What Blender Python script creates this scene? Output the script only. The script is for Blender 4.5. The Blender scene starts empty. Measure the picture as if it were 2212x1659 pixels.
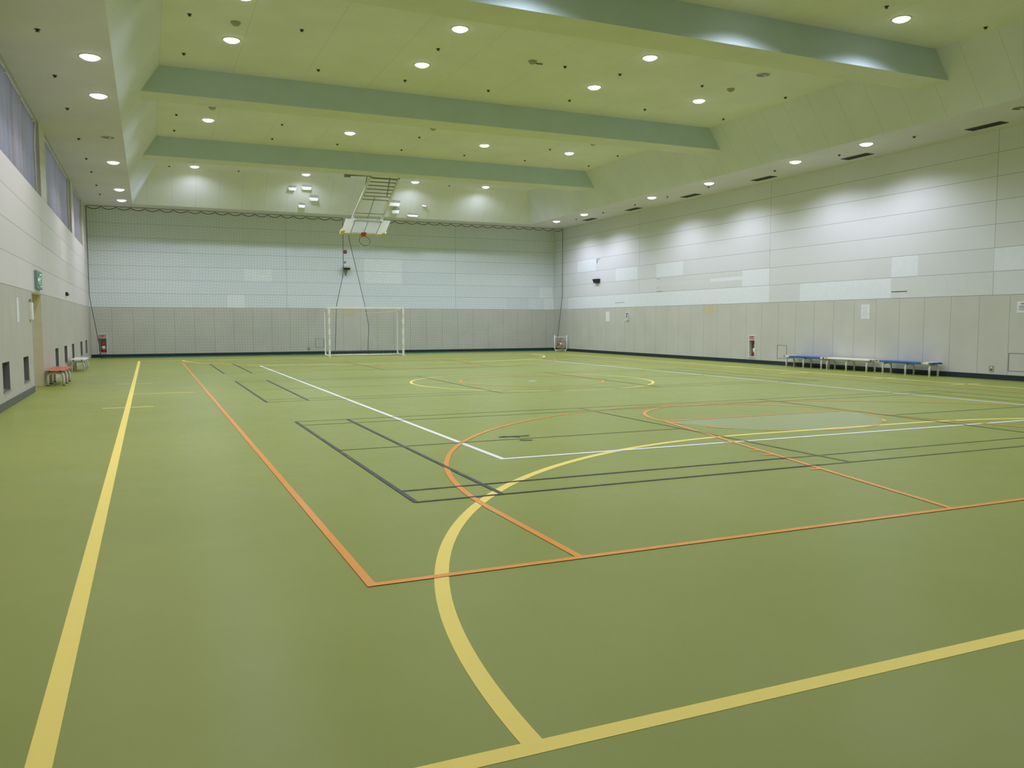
import bpy, bmesh, math, random
from mathutils import Vector, Matrix
random.seed(7)
S = bpy.context.scene
COL = S.collection
PI = math.pi

# ------------------------------------------------------------------ camera, world, exposure
F_PX, YAW, PITCH, ROLL, CAM_H = 1775.55, math.radians(23.778), math.radians(4.270), math.radians(-0.080), 1.4256
cam_d = bpy.data.cameras.new('camera')
cam_d.sensor_fit = 'HORIZONTAL'; cam_d.sensor_width = 36.0
cam_d.lens = 36.0 * F_PX / 2212.0
cam_d.clip_start = 0.05; cam_d.clip_end = 200
cam = bpy.data.objects.new('camera', cam_d); COL.objects.link(cam)
_cy, _sy, _cp, _sp, _cr, _sr = math.cos(YAW), math.sin(YAW), math.cos(PITCH), math.sin(PITCH), math.cos(ROLL), math.sin(ROLL)
_f = Vector((_sy*_cp, _cy*_cp, -_sp)); _r = Vector((_cy, -_sy, 0)); _u = _r.cross(_f)
_r2 = _cr*_r + _sr*_u; _u2 = -_sr*_r + _cr*_u
cam.matrix_world = Matrix(((_r2.x, _u2.x, -_f.x, 0), (_r2.y, _u2.y, -_f.y, 0), (_r2.z, _u2.z, -_f.z, CAM_H), (0, 0, 0, 1)))
S.camera = cam

W = bpy.data.worlds.new('daylight'); S.world = W; W.use_nodes = True
bg = W.node_tree.nodes['Background']
bg.inputs[0].default_value = (0.72, 0.74, 0.86, 1); bg.inputs[1].default_value = 2.0

S.view_settings.view_transform = 'Standard'; S.view_settings.look = 'None'
S.view_settings.exposure = 0.0; S.view_settings.gamma = 1.0
S.view_settings.use_curve_mapping = False
S.cycles.use_denoising = True
S.cycles.max_bounces = 8; S.cycles.diffuse_bounces = 6; S.cycles.transparent_max_bounces = 16
S.cycles.sample_clamp_indirect = 6.0

LAMP_W = 255.0            # power of one lit downlight
LAMP_COL = (0.95, 0.99, 1.27)

# ------------------------------------------------------------------ room dimensions (metres)
XL, XR, YB, YF = -2.214, 19.153, 38.118, -1.8
ZD, ZS, ZC, ZBM = 2.089, 6.105, 7.40, 6.77           # dado, soffit, tray ceiling, beam bottom
SL, SR, SB, SF = -0.44, 16.873, 36.017, 0.30         # inner edge of the soffit
CL, CR, CB, CF = 0.41, 15.99, 34.60, 1.72            # edge of the tray ceiling
BEAMS = [5.15, 13.2, 21.2, 29.1]; BT = 0.85
CX, CY = 8.52, 18.15

# ------------------------------------------------------------------ node helpers
class NT:
    def __init__(s, mat): s.t = mat.node_tree; s.n = s.t.nodes; s.l = s.t.links
    def add(s, typ, **kw):
        n = s.n.new(typ)
        for k, v in kw.items(): setattr(n, k, v)
        return n
    def put(s, sock, v):
        if isinstance(v, bpy.types.NodeSocket): s.l.new(v, sock)
        else:
            if isinstance(v, tuple) and len(v) == 3 and sock.type == 'RGBA': v = (*v, 1)
            sock.default_value = v
    def m(s, op, a, b=0.0, c=0.0):
        n = s.add('ShaderNodeMath', operation=op)
        s.put(n.inputs[0], a); s.put(n.inputs[1], b); s.put(n.inputs[2], c)
        return n.outputs[0]
    def mix(s, f, a, b):
        n = s.add('ShaderNodeMix', data_type='RGBA')
        s.put(n.inputs[0], f); s.put(n.inputs[6], a); s.put(n.inputs[7], b)
        return n.outputs[2]
    def pos(s):
        g = s.add('ShaderNodeTexCoord'); x = s.add('ShaderNodeSeparateXYZ'); s.l.new(g.outputs['Object'], x.inputs[0])
        return g.outputs['Object'], x.outputs[0], x.outputs[1], x.outputs[2]
    def noise(s, vec, scale, detail=2.0, rough=0.5):
        n = s.add('ShaderNodeTexNoise'); s.l.new(vec, n.inputs['Vector'])
        n.inputs['Scale'].default_value = scale; n.inputs['Detail'].default_value = detail; n.inputs['Roughness'].default_value = rough
        return n.outputs['Fac']
    def ramp(s, v, a, b, lo=0.0, hi=1.0):
        n = s.add('ShaderNodeMapRange', clamp=True)
        s.put(n.inputs[0], v); n.inputs[1].default_value = a; n.inputs[2].default_value = b
        n.inputs[3].default_value = lo; n.inputs[4].default_value = hi
        return n.outputs[0]
    def seam(s, u, off, step, w):          # 1 on a joint line, 0 elsewhere
        f = s.m('FRACT', s.m('ADD', s.m('DIVIDE', s.m('SUBTRACT', u, off), step), 100.5))
        return s.m('LESS_THAN', s.m('ABSOLUTE', s.m('SUBTRACT', f, 0.5)), 0.5*w/step)

def new_mat(name):
    m = bpy.data.materials.new(name); m.use_nodes = True
    nt = NT(m); return m, nt, nt.n['Principled BSDF']

def pm(name, col, rough=0.5, metal=0.0, spec=0.5, var=0.05, vscale=6.0, emit=None, estr=0.0, alpha=None):
    m, nt, b = new_mat(name)
    v, x, y, z = nt.pos()
    nz = nt.noise(v, vscale, 3.0)
    d = nt.ramp(nz, 0.3, 0.7, 1-var, 1+var)
    mul = nt.add('ShaderNodeVectorMath', operation='SCALE')
    mul.inputs[0].default_value = col; nt.l.new(d, mul.inputs['Scale'])
    nt.l.new(mul.outputs[0], b.inputs['Base Color'])
    b.inputs['Roughness'].default_value = rough; b.inputs['Metallic'].default_value = metal
    b.inputs['Specular IOR Level'].default_value = spec
    if emit:
        b.inputs['Emission Color'].default_value = (*emit, 1); b.inputs['Emission Strength'].default_value = estr
    return m

# ------------------------------------------------------------------ room materials
DADO = (0.58, 0.575, 0.52); UPPER = (0.745, 0.755, 0.785)
def wall_mat(name, axis, u0, v0, stains=(), UPPER=UPPER, DADO=DADO):
    m, nt, b = new_mat(name)
    v, x, y, z = nt.pos(); u = y if axis == 'Y' else x
    low = nt.m('LESS_THAN', z, ZD)
    grain = nt.noise(v, 1.3, 4.0); fine = nt.noise(v, 40.0, 2.0)
    dcol = nt.mix(nt.ramp(grain, .3, .7), (DADO[0]*.96, DADO[1]*.96, DADO[2]*.95), (DADO[0]*1.04, DADO[1]*1.04, DADO[2]*1.03))
    # each long facade board has a slightly different paint
    row = nt.m('FLOOR', nt.m('DIVIDE', nt.m('SUBTRACT', z, ZD), 0.58))
    brd = nt.m('FLOOR', nt.m('DIVIDE', nt.m('SUBTRACT', u, v0), 8.05/2))
    wn = nt.add('ShaderNodeTexWhiteNoise', noise_dimensions='2D')
    cmb = nt.add('ShaderNodeCombineXYZ'); nt.l.new(row, cmb.inputs[0]); nt.l.new(brd, cmb.inputs[1]); nt.l.new(cmb.outputs[0], wn.inputs['Vector'])
    tint = nt.m('ADD', nt.m('MULTIPLY', wn.outputs['Value'], 0.06), nt.m('MULTIPLY', fine, 0.03))
    ucol = nt.mix(tint, UPPER, (0.30, 0.33, 0.34))
    lineD = nt.seam(u, u0, 0.8045, 0.010)
    lineU = nt.m('MAXIMUM', nt.seam(z, ZD, 0.58, 0.011), nt.seam(u, v0, 8.05, 0.012))
    top = nt.m('LESS_THAN', nt.m('ABSOLUTE', nt.m('SUBTRACT', z, ZD)), 0.007)
    line = nt.m('MAXIMUM', nt.m('MAXIMUM', nt.m('MULTIPLY', lineD, low), nt.m('MULTIPLY', lineU, nt.m('SUBTRACT', 1.0, low))), top)
    col = nt.mix(low, ucol, dcol)
    for (su, sz, r) in stains:
        du = nt.m('SUBTRACT', u, su); dz = nt.m('SUBTRACT', z, sz)
        d = nt.m('SQRT', nt.m('ADD', nt.m('MULTIPLY', du, du), nt.m('MULTIPLY', nt.m('MULTIPLY', dz, dz), 2.5)))
        col = nt.mix(nt.ramp(d, 0.0, r, 0.75, 0.0), col, (0.62, 0.50, 0.26))
    col = nt.mix(nt.m('MULTIPLY', line, 0.62), col, (0.10, 0.10, 0.09))
    nt.l.new(col, b.inputs['Base Color'])
    b.inputs['Roughness'].default_value = 0.55; b.inputs['Specular IOR Level'].default_value = 0.3
    return m

M = {}
M['wall_left'] = wall_mat('wall panels left', 'Y', 13.47, 13.93, UPPER=(0.725, 0.695, 0.69), DADO=(0.545, 0.525, 0.475))
M['wall_right'] = wall_mat('wall panels right', 'Y', 13.47, 13.93, stains=[(25.2, 1.93, 0.55)])
M['wall_back'] = wall_mat('wall panels back', 'X', -1.40, 13.78, stains=[(8.45, 1.92, 0.55)], UPPER=(0.80, 0.85, 0.89))
M['wall_front'] = wall_mat('wall panels front', 'X', -1.40, 13.78)
M['reveal'] = pm('painted reveal', (0.50, 0.50, 0.43), 0.6)
M['reveal_dark'] = pm('dark anodised window lining', (0.20, 0.185, 0.19), 0.5)
M['cream'] = pm('cream painted steel', (0.74, 0.675, 0.48), 0.5)
M['patch_light'] = pm('repainted board pale', (0.805, 0.84, 0.895), 0.5, var=0.02)
M['patch_dark'] = pm('repainted board grey', (0.70, 0.72, 0.73), 0.5, var=0.02)
M['patch_left'] = pm('warm pale board', (0.77, 0.745, 0.735), 0.5, var=0.02)
M['patch_left_grey'] = pm('warm grey board', (0.675, 0.655, 0.64), 0.5, var=0.02)
M['patch_back'] = pm('repainted board pale green white', (0.87, 0.905, 0.935), 0.5, var=0.02)
M['patch_back_grey'] = pm('repainted board green grey', (0.72, 0.775, 0.82), 0.5, var=0.02)
M['crack'] = pm('dark crack', (0.08, 0.08, 0.075), 0.8)
M['base'] = pm('dark navy vinyl baseboard', (0.020, 0.032, 0.045), 0.5, spec=0.3)
M['base_grey'] = pm('grey vinyl baseboard', (0.12, 0.13, 0.12), 0.5, spec=0.3)

def ceil_mat(name, col, ax, step, off, w=0.008, amt=0.3, step2=None):
    m, nt, b = new_mat(name)
    v, x, y, z = nt.pos(); u = x if ax == 'X' else y; o = y if ax == 'X' else x
    g = nt.noise(v, 0.9, 4.0)
    c = nt.mix(nt.ramp(g, .3, .7), tuple(k*.96 for k in col), tuple(k*1.03 for k in col))
    ln = nt.seam(u, off, step, w)
    if step2: ln = nt.m('MAXIMUM', ln, nt.seam(o, off, step2, w))
    c = nt.mix(nt.m('MULTIPLY', ln, amt), c, (0.12, 0.12, 0.08))
    nt.l.new(c, b.inputs['Base Color'])
    b.inputs['Roughness'].default_value = 0.75; b.inputs['Specular IOR Level'].default_value = 0.15
    return m
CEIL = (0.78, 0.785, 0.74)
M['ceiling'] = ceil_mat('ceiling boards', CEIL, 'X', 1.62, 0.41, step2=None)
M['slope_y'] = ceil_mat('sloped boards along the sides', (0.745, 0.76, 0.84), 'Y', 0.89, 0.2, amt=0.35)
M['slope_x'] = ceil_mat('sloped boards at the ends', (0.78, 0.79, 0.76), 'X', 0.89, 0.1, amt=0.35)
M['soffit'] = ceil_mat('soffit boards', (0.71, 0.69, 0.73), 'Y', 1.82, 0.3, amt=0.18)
M['beam'] = pm('beam face with wall light tint', (0.54, 0.655, 0.68), 0.65, spec=0.2, var=0.03, vscale=1.5)  # cooler than the underside: light from the walls is mixed into this colour
M['beam_under'] = pm('beam underside with floor bounce tint', (0.71, 0.72, 0.62), 0.65, spec=0.2, var=0.03, vscale=1.5)  # yellower than the face: floor bounce light is put into the colour

def floor_mat():
    m, nt, b = new_mat('olive green sports vinyl')
    v, x, y, z = nt.pos()
    big = nt.noise(v, 0.35, 5.0, 0.6); mid = nt.noise(v, 2.2, 5.0, 0.65); fine = nt.noise(v, 160.0, 2.0)
    c = nt.mix(nt.ramp(big, .3, .7), (0.264, 0.312, 0.043), (0.302, 0.348, 0.057))
    c = nt.mix(nt.ramp(mid, .45, .8, 0.0, 0.22), c, (0.340, 0.385, 0.10))
    c = nt.mix(nt.ramp(fine, .35, .65, 0.0, 0.10), c, (0.16, 0.19, 0.05))
    scuff = nt.ramp(nt.noise(v, 0.8, 2.0, 0.45), .55, .85)
    c = nt.mix(nt.m('MULTIPLY', scuff, 0.14), c, (0.42, 0.47, 0.26))
    nt.l.new(c, b.inputs['Base Color'])
    nt.l.new(nt.ramp(mid, .3, .75, 0.33, 0.42), b.inputs['Roughness'])
    b.inputs['Specular IOR Level'].default_value = 0.24
    bump = nt.add('ShaderNodeBump'); bump.inputs['Strength'].default_value = 0.08; bump.inputs['Distance'].default_value = 0.002
    nt.l.new(fine, bump.inputs['Height']); nt.l.new(bump.outputs[0], b.inputs['Normal'])
    return m
M['floor'] = floor_mat()

def paint_mat(name, col, rough, wear=0.0, worn=(0.28, 0.33, 0.06), spec=0.25):
    m, nt, b = new_mat(name)
    v, x, y, z = nt.pos()
    n1 = nt.noise(v, 7.0, 6.0, 0.7); n2 = nt.noise(v, 1.4, 2.0)
    c = nt.mix(nt.ramp(n1, .3, .7, 0, .5), col, tuple(k*0.94 for k in col))
    if wear:
        w = nt.m('MULTIPLY', nt.ramp(n1, .52, .60), nt.ramp(n2, .40, .62, 0.15, wear))
        c = nt.mix(w, c, worn)
    nt.l.new(c, b.inputs['Base Color']); b.inputs['Roughness'].default_value = rough
    b.inputs['Specular IOR Level'].default_value = spec
    return m
M['yellow'] = paint_mat('yellow line paint', (0.97, 0.79, 0.165), 0.5, 0.0)
M['orange'] = paint_mat('orange line tape', (0.95, 0.36, 0.04), 0.27, 0.0, spec=0.32)
M['white_line'] = paint_mat('white line paint', (0.90, 0.92, 0.92), 0.4, 0.0)
M['black_line'] = paint_mat('worn black line tape', (0.045, 0.05, 0.062), 0.45, 0.8, worn=(0.18, 0.17, 0.07))
M['black_faint'] = paint_mat('rubbed out black line', (0.215, 0.25, 0.07), 0.45, 1.2, worn=(0.27, 0.32, 0.07))
M['black_half'] = paint_mat('half rubbed out black line', (0.175, 0.20, 0.075), 0.45, 1.3, worn=(0.27, 0.32, 0.07))
M['lane'] = paint_mat('pale grey green lane paint', (0.325, 0.38, 0.155), 0.40, 0.9)
M['green_tape'] = paint_mat('dark green tape', (0.03, 0.16, 0.06), 0.5)

M['lamp'] = pm('lit lamp lens', (0.9, 0.9, 0.9), 0.3, emit=(1.0, 0.99, 0.97), estr=7.0)
M['lamp_off'] = pm('unlit lamp reflector', (0.13, 0.13, 0.11), 0.3, metal=0.3)
M['ring'] = pm('white lamp trim', (0.72, 0.72, 0.66), 0.4)
M['black'] = pm('black plastic', (0.012, 0.014, 0.016), 0.45)
M['sprinkler'] = pm('dark sprinkler metal', (0.05, 0.05, 0.04), 0.4, metal=0.5)
M['detector'] = pm('beige detector plastic', (0.36, 0.36, 0.25), 0.5)
M['grille'] = pm('dark bronze grille', (0.055, 0.050, 0.042), 0.5, metal=0.3)
M['steel'] = pm('grey steel', (0.36, 0.37, 0.36), 0.4, metal=0.6)
M['white_paint'] = pm('white enamel', (0.80, 0.80, 0.75), 0.35, var=0.03)
M['goal_white'] = pm('white goal paint', (0.86, 0.86, 0.82), 0.4, var=0.04)
M['goal_band'] = pm('faded grey goal band', (0.72, 0.72, 0.65), 0.5, var=0.06)
M['goal_net'] = pm('pale yellow goal netting', (0.62, 0.58, 0.40), 0.8)
M['net'] = pm('green net cord', (0.05, 0.20, 0.12), 0.8)
M['net_rope'] = pm('dark green rope', (0.02, 0.065, 0.05), 0.8)
M['blue'] = pm('blue bench seat', (0.015, 0.13, 0.50), 0.3, var=0.04)
M['bench_white'] = pm('white bench seat', (0.80, 0.80, 0.76), 0.3, var=0.03)
M['red_seat'] = pm('orange red bench seat', (0.66, 0.07, 0.02), 0.3, var=0.05)
M['bench_edge'] = pm('cream bench edging', (0.75, 0.66, 0.42), 0.4)
M['leg'] = pm('cream white steel tube', (0.70, 0.70, 0.62), 0.3, var=0.03)
M['rubber'] = pm('black rubber', (0.02, 0.02, 0.02), 0.7)
M['tape_white'] = pm('white tape', (0.80, 0.80, 0.74), 0.5)
M['tape_yellow'] = pm('yellow tape', (0.62, 0.52, 0.08), 0.5)
M['paper'] = pm('white paper', (0.80, 0.81, 0.84), 0.7, var=0.02)
M['ink'] = pm('grey ink', (0.20, 0.20, 0.23), 0.7)
M['ink_pale'] = pm('pale print', (0.62, 0.63, 0.67), 0.7)
M['red'] = pm('fire red', (0.42, 0.022, 0.018), 0.35)
M['red_label'] = pm('red sign', (0.52, 0.045, 0.055), 0.45)
M['niche'] = pm('white niche lining', (0.62, 0.58, 0.54), 0.5)
M['exit_green'] = pm('lit green exit panel', (0.02, 0.22, 0.08), 0.4, emit=(0.02, 0.40, 0.14), estr=0.08)
M['exit_white'] = pm('lit white pictogram', (0.8, 0.9, 0.8), 0.4, emit=(0.8, 1.0, 0.8), estr=0.35)
M['grey_blue'] = pm('blue grey metal casing', (0.22, 0.27, 0.30), 0.4, metal=0.3)
M['dark_glass'] = pm('dark smoked glass', (0.065, 0.058, 0.064), 0.15, spec=0.6)
M['alu'] = pm('aluminium frame', (0.42, 0.42, 0.40), 0.35, metal=0.7)
M['fan_cage'] = pm('grey fan guard', (0.35, 0.36, 0.33), 0.4, metal=0.3)
M['fan_blade'] = pm('tan fan blade', (0.50, 0.30, 0.12), 0.35)
M['hoist'] = pm('olive grey hoist steel', (0.30, 0.29, 0.20), 0.5)
M['board'] = pm('white backboard', (0.84, 0.88, 0.96), 0.3)
M['board_inner'] = pm('grey clear backboard panel', (0.70, 0.75, 0.84), 0.18)
def add_translucent(m, f, col, kind='ShaderNodeBsdfTranslucent'):
    nt = NT(m); b = nt.n['Principled BSDF']; tr = nt.add(kind); tr.inputs[0].default_value = (*col, 1)
    mx = nt.add('ShaderNodeMixShader'); mx.inputs[0].default_value = f
    nt.l.new(b.outputs[0], mx.inputs[1]); nt.l.new(tr.outputs[0], mx.inputs[2]); nt.l.new(mx.outputs[0], nt.n['Material Output'].inputs[0])
add_translucent(M['board'], 0.55, (0.88, 0.88, 0.80)); add_translucent(M['board_inner'], 0.9, (0.93, 0.94, 0.93), 'ShaderNodeBsdfTransparent')
M['pad'] = pm('yellow edge padding', (0.78, 0.66, 0.25), 0.6)
M['rim'] = pm('orange red rim plate', (0.75, 0.10, 0.02), 0.4)
M['hoop'] = pm('dark hoop ring', (0.11, 0.075, 0.05), 0.5)
M['bell'] = pm('dark red bell', (0.20, 0.05, 0.04), 0.4)
M['horn_white'] = pm('ivory horn housing', (0.66, 0.66, 0.50), 0.4)
M['horn_green'] = pm('grey green horn', (0.17, 0.24, 0.18), 0.5)
M['fluff'] = pm('white torn board flap', (0.78, 0.79, 0.77), 0.8)
M['hole'] = pm('shadowed hole behind board', (0.50, 0.50, 0.45), 0.9)

def curtain_mat():
    m, nt, b = new_mat('blue grey curtain cloth')
    v, x, y, z = nt.pos()
    st = nt.noise(v, 30.0, 2.0); cb = nt.add('ShaderNodeCombineXYZ'); nt.l.new(nt.m('MULTIPLY', y, 2.1), cb.inputs[1]); nt.l.new(nt.m('MULTIPLY', z, 0.25), cb.inputs[2])
    band = nt.noise(cb.outputs[0], 1.0, 3.0)
    c = nt.mix(nt.ramp(band, .42, .60), (0.33, 0.34, 0.39), (0.34, 0.31, 0.30))
    c = nt.mix(nt.ramp(st, .3, .7, 0, .25), c, (0.22, 0.23, 0.28))
    nt.l.new(c, b.inputs['Base Color']); b.inputs['Roughness'].default_value = 0.85; b.inputs['Specular IOR Level'].default_value = 0.1
    tr = nt.add('ShaderNodeBsdfTranslucent'); nt.l.new(c, tr.inputs[0])
    mx = nt.add('ShaderNodeMixShader'); mx.inputs[0].default_value = 0.35
    nt.l.new(b.outputs[0], mx.inputs[1]); nt.l.new(tr.outputs[0], mx.inputs[2])
    nt.l.new(mx.outputs[0], nt.n['Material Output'].inputs[0])
    return m
M['curtain'] = curtain_mat()
def glass_mat():
    m, nt, b = new_mat('window glass')
    t = nt.add('ShaderNodeBsdfTransparent'); t.inputs[0].default_value = (0.90, 0.94, 0.95, 1)
    g = nt.add('ShaderNodeBsdfGlossy'); g.inputs['Roughness'].default_value = 0.03
    fr = nt.add('ShaderNodeFresnel'); fr.inputs[0].default_value = 1.45
    mx = nt.add('ShaderNodeMixShader'); nt.l.new(fr.outputs[0], mx.inputs[0])
    nt.l.new(t.outputs[0], mx.inputs[1]); nt.l.new(g.outputs[0], mx.inputs[2])
    nt.l.new(mx.outputs[0], nt.n['Material Output'].inputs[0])
    return m
M['glass'] = glass_mat()

# ------------------------------------------------------------------ mesh helpers
def quad(bm, pts, mi=0):
    f = bm.faces.new([bm.verts.new(p) for p in pts]); f.material_index = mi; return f
def box(bm, x0, x1, y0, y1, z0, z1, mi=0, bev=0.0, mtx=None):
    ret = bmesh.ops.create_cube(bm, size=1.0)
    vs = ret['verts']
    for v in vs:
        v.co = Vector(((x0+x1)/2 + v.co.x*(x1-x0), (y0+y1)/2 + v.co.y*(y1-y0), (z0+z1)/2 + v.co.z*(z1-z0)))
    fs = {f for v in vs for f in v.link_faces}
    for f in fs: f.material_index = mi
    if bev > 0:
        es = list({e for v in vs for e in v.link_edges})
        r = bmesh.ops.bevel(bm, geom=es, offset=bev, segments=2, affect='EDGES', profile=0.5)
        vs = list({v for f in r['faces'] for v in f.verts} | {v for v in vs if v.is_valid})
    if mtx is not None:
        for v in vs: v.co = mtx @ v.co
    return vs
def tube(bm, pts, r, seg=8, caps=True, mi=0, closed=False):
    pts = [Vector(p) for p in pts]; n = len(pts); rings = []
    d0 = (pts[1]-pts[0]).normalized()
    up = Vector((0, 0, 1)) if abs(d0.z) < 0.9 else Vector((1, 0, 0))
    nrm = (up - d0*up.dot(d0)).normalized()
    for i, p in enumerate(pts):
        if closed: d = (pts[(i+1) % n]-pts[i-1]).normalized()
        elif i == 0: d = d0
        elif i == n-1: d = (pts[-1]-pts[-2]).normalized()
        else: d = ((pts[i+1]-p).normalized() + (p-pts[i-1]).normalized()).normalized()
        nrm = (nrm - d*nrm.dot(d)).normalized(); bi = d.cross(nrm)
        rr = r[i] if isinstance(r, (list, tuple)) else r
        rings.append([bm.verts.new(p + rr*(math.cos(2*PI*k/seg)*nrm + math.sin(2*PI*k/seg)*bi)) for k in range(seg)])
    m = n if closed else n-1
    for i in range(m):
        a, b = rings[i], rings[(i+1) % n]
        for k in range(seg):
            f = bm.faces.new((a[k], a[(k+1) % seg], b[(k+1) % seg], b[k])); f.smooth = True; f.material_index = mi
    if caps and not closed:
        bm.faces.new(rings[0][::-1]).material_index = mi; bm.faces.new(rings[-1]).material_index = mi
def lathe(bm, prof, seg=24, mtx=None, mi=0, smooth=True):
    rings = []
    for (r, z) in prof:
        if r < 1e-6: rings.append([bm.verts.new((0, 0, z))])
        else: rings.append([bm.verts.new((r*math.cos(2*PI*k/seg), r*math.sin(2*PI*k/seg), z)) for k in range(seg)])
    for a, b in zip(rings, rings[1:]):
        for k in range(seg):
            k2 = (k+1) % seg
            if len(a) == 1 and len(b) == 1: continue
            if len(a) == 1: f = bm.faces.new((a[0], b[k], b[k2]))
            elif len(b) == 1: f = bm.faces.new((a[k], b[0], a[k2]))
            else: f = bm.faces.new((a[k], b[k], b[k2], a[k2]))
            f.smooth = smooth; f.material_index = mi
    if mtx is not None:
        for rg in rings:
            for v in rg: v.co = mtx @ v.co
def bend(pts, rad, n=5):
    pts = [Vector(p) for p in pts]; out = [pts[0]]
    for i in range(1, len(pts)-1):
        a, p, b = pts[i-1], pts[i], pts[i+1]
        da = (a-p).normalized(); db = (b-p).normalized()
        r = min(rad, (a-p).length*.49, (b-p).length*.49)
        p0, p1 = p+da*r, p+db*r
        for k in range(n+1):
            t = k/n; out.append(p0*(1-t)**2 + p*2*t*(1-t) + p1*t*t)
    out.append(pts[-1]); return out
def flat_poly(bm, pts, mi=0):
    f = bm.faces.new([bm.verts.new(p) for p in pts]); f.material_index = mi; return f

def obj(name, bm, mats, parent=None, recalc=True):
    if recalc: bmesh.ops.recalc_face_normals(bm, faces=bm.faces[:])
    me = bpy.data.meshes.new(name); bm.to_mesh(me); bm.free()
    for m in (mats if isinstance(mats, (list, tuple)) else [mats]): me.materials.append(M[m] if isinstance(m, str) else m)
    o = bpy.data.objects.new(name, me); COL.objects.link(o)
    if parent is not None: o.parent = parent
    return o
def tag(o, label, cat, group=None, kind=None):
    o['label'] = label; o['category'] = cat
    if group: o['group'] = group
    if kind: o['kind'] = kind
    return o
def thing(name, label, cat, loc=(0, 0, 0), rz=0.0, group=None):
    o = bpy.data.objects.new(name, None); COL.objects.link(o)
    o.empty_display_size = 0.1
    o.location = loc; o.rotation_euler = (0, 0, rz)
    return tag(o, label, cat, group)
def copy_tree(o, parent=None):
    c = o.copy(); COL.objects.link(c)
    if parent is not None: c.parent = parent
    for ch in list(o.children): copy_tree(ch, c)
    return c
def structure(name, bm, mats, label, cat, parent=None):
    o = obj(name, bm, mats, parent); o['kind'] = 'structure'
    o['label'] = label
    if parent is None: o['category'] = cat
    return o
B = bmesh.new

# ------------------------------------------------------------------ walls
def wall(name, axis, const, inward, u0, u1, z1, holes, mats, label, depth_mat=1):
    """Flat wall with real openings; each hole = (u0,u1,z0,z1,depth,reveal material index)."""
    bm = B()
    us = sorted({u0, u1, *[h[0] for h in holes], *[h[1] for h in holes]})
    zs = sorted({0.0, z1, *[h[2] for h in holes], *[h[3] for h in holes]})
    P = (lambda u, z, d=0.0: (const - inward*d, u, z)) if axis == 'Y' else (lambda u, z, d=0.0: (u, const - inward*d, z))
    for a, b in zip(us, us[1:]):
        for c, d in zip(zs, zs[1:]):
            mu, mz = (a+b)/2, (c+d)/2
            if any(h[0] < mu < h[1] and h[2] < mz < h[3] for h in holes): continue
            quad(bm, [P(a, c), P(b, c), P(b, d), P(a, d)])
    for (a, b, c, d, dep, mi) in holes:
        quad(bm, [P(a, c), P(a, d), P(a, d, dep), P(a, c, dep)], mi)
        quad(bm, [P(b, c), P(b, d), P(b, d, dep), P(b, c, dep)], mi)
        if c > 0: quad(bm, [P(a, c), P(b, c), P(b, c, dep), P(a, c, dep)], mi)
        quad(bm, [P(a, d), P(b, d), P(b, d, dep), P(a, d, dep)], mi)
    bmesh.ops.remove_doubles(bm, verts=bm.verts[:], dist=1e-5)
    o = obj(name, bm, mats, None, recalc=False); o['kind'] = 'structure'; o['label'] = label; o['category'] = 'wall'
    return o

SILL = 4.37
WINS = [(-0.9, 6.25), (7.45, 14.30), (15.48, 22.37), (23.55, 30.86), (31.78, 35.65)]
LOWS = [(15.66, 16.40), (18.15, 18.88), (24.03, 24.79), (26.50, 27.36), (29.04, 29.82), (32.47, 33.34), (35.0, 35.85)]
DOOR = (19.72, 21.40, 0.0, 2.065)
WREC, LREC, DREC = 0.34, 0.20, 1.25
holesL = [(a, b, SILL, ZS, WREC, 1) for a, b in WINS] + [(a, b, 0.30, 0.775, LREC, 3) for a, b in LOWS] + [(*DOOR, DREC, 2)]
wall_left = wall('wall_left', 'Y', XL, 1, YF, YB, ZS, holesL, ['wall_left', 'reveal', 'cream', 'reveal_dark'],
     'left wall with high curtained windows above grey green dado panels')
NR = (22.63, 22.91, 0.24, 0.95)      # extinguisher niche, right wall
NB = (-1.93, -1.63, 0.20, 0.95)      # extinguisher niche, back wall
wall_right = wall('wall_right', 'Y', XR, -1, YF, YB, ZS, [(*NR, 0.2, 1)], ['wall_right', 'niche'],
     'right wall of long pale boards above beige dado panels')
wall_back = wall('wall_back', 'X', YB, -1, XL, XR, ZS, [(*NB, 0.2, 1)], ['wall_back', 'niche'],
     'far end wall of pale boards behind the green net')
wall_front = wall('wall_front', 'X', YF, 1, XL, XR, ZS, [], ['wall_front'], 'near end wall behind the camera')

# repainted boards (right and far walls), toned boards (left wall) and cracks: surface pieces of the walls
def rowz(k): return ZD + 0.58*k
bm = B()
for (ya, yb, k, mi, z0, z1) in [
    (33.76, 35.57, 3, 0, 0, 1), (30.17, 31.96, 2, 0, 0, 1), (28.73, 30.17, 2, 1, 0, 1), (26.9, 28.73, 2, 0, 0, 1),
    (23.36, 28.73, 1, 1, 0, .0), (21.98, 23.36, 1, 0, 0, 1), (23.36, 25.16, 1, 0, .42, .66),
    (20.54, 21.98, 0, 1, 0, 1), (17.0, 20.54, 0, 0, 0, 1), (21.98, 36.5, 0, 0, 0, 1), (16.13, 17.0, 1, 0, 0, 1),
    (11.5, 13.93, 1, 0, 0, 1), (14.0, 17.0, 0, 1, 0, 1), (23.40, 28.70, 1, 1, .0, .41), (23.40, 28.70, 1, 1, .67, 1)]:
    if z1 <= z0: continue
    a, b = rowz(k)+0.58*z0+0.006, rowz(k)+0.58*z1-0.006
    quad(bm, [(XR-0.002, ya, a), (XR-0.002, yb, a), (XR-0.002, yb, b), (XR-0.002, ya, b)], mi)
structure('toned_boards', bm, ['patch_light', 'patch_dark'], 'paler and greyer repainted boards', 'wall', wall_right)
bm = B()
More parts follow.
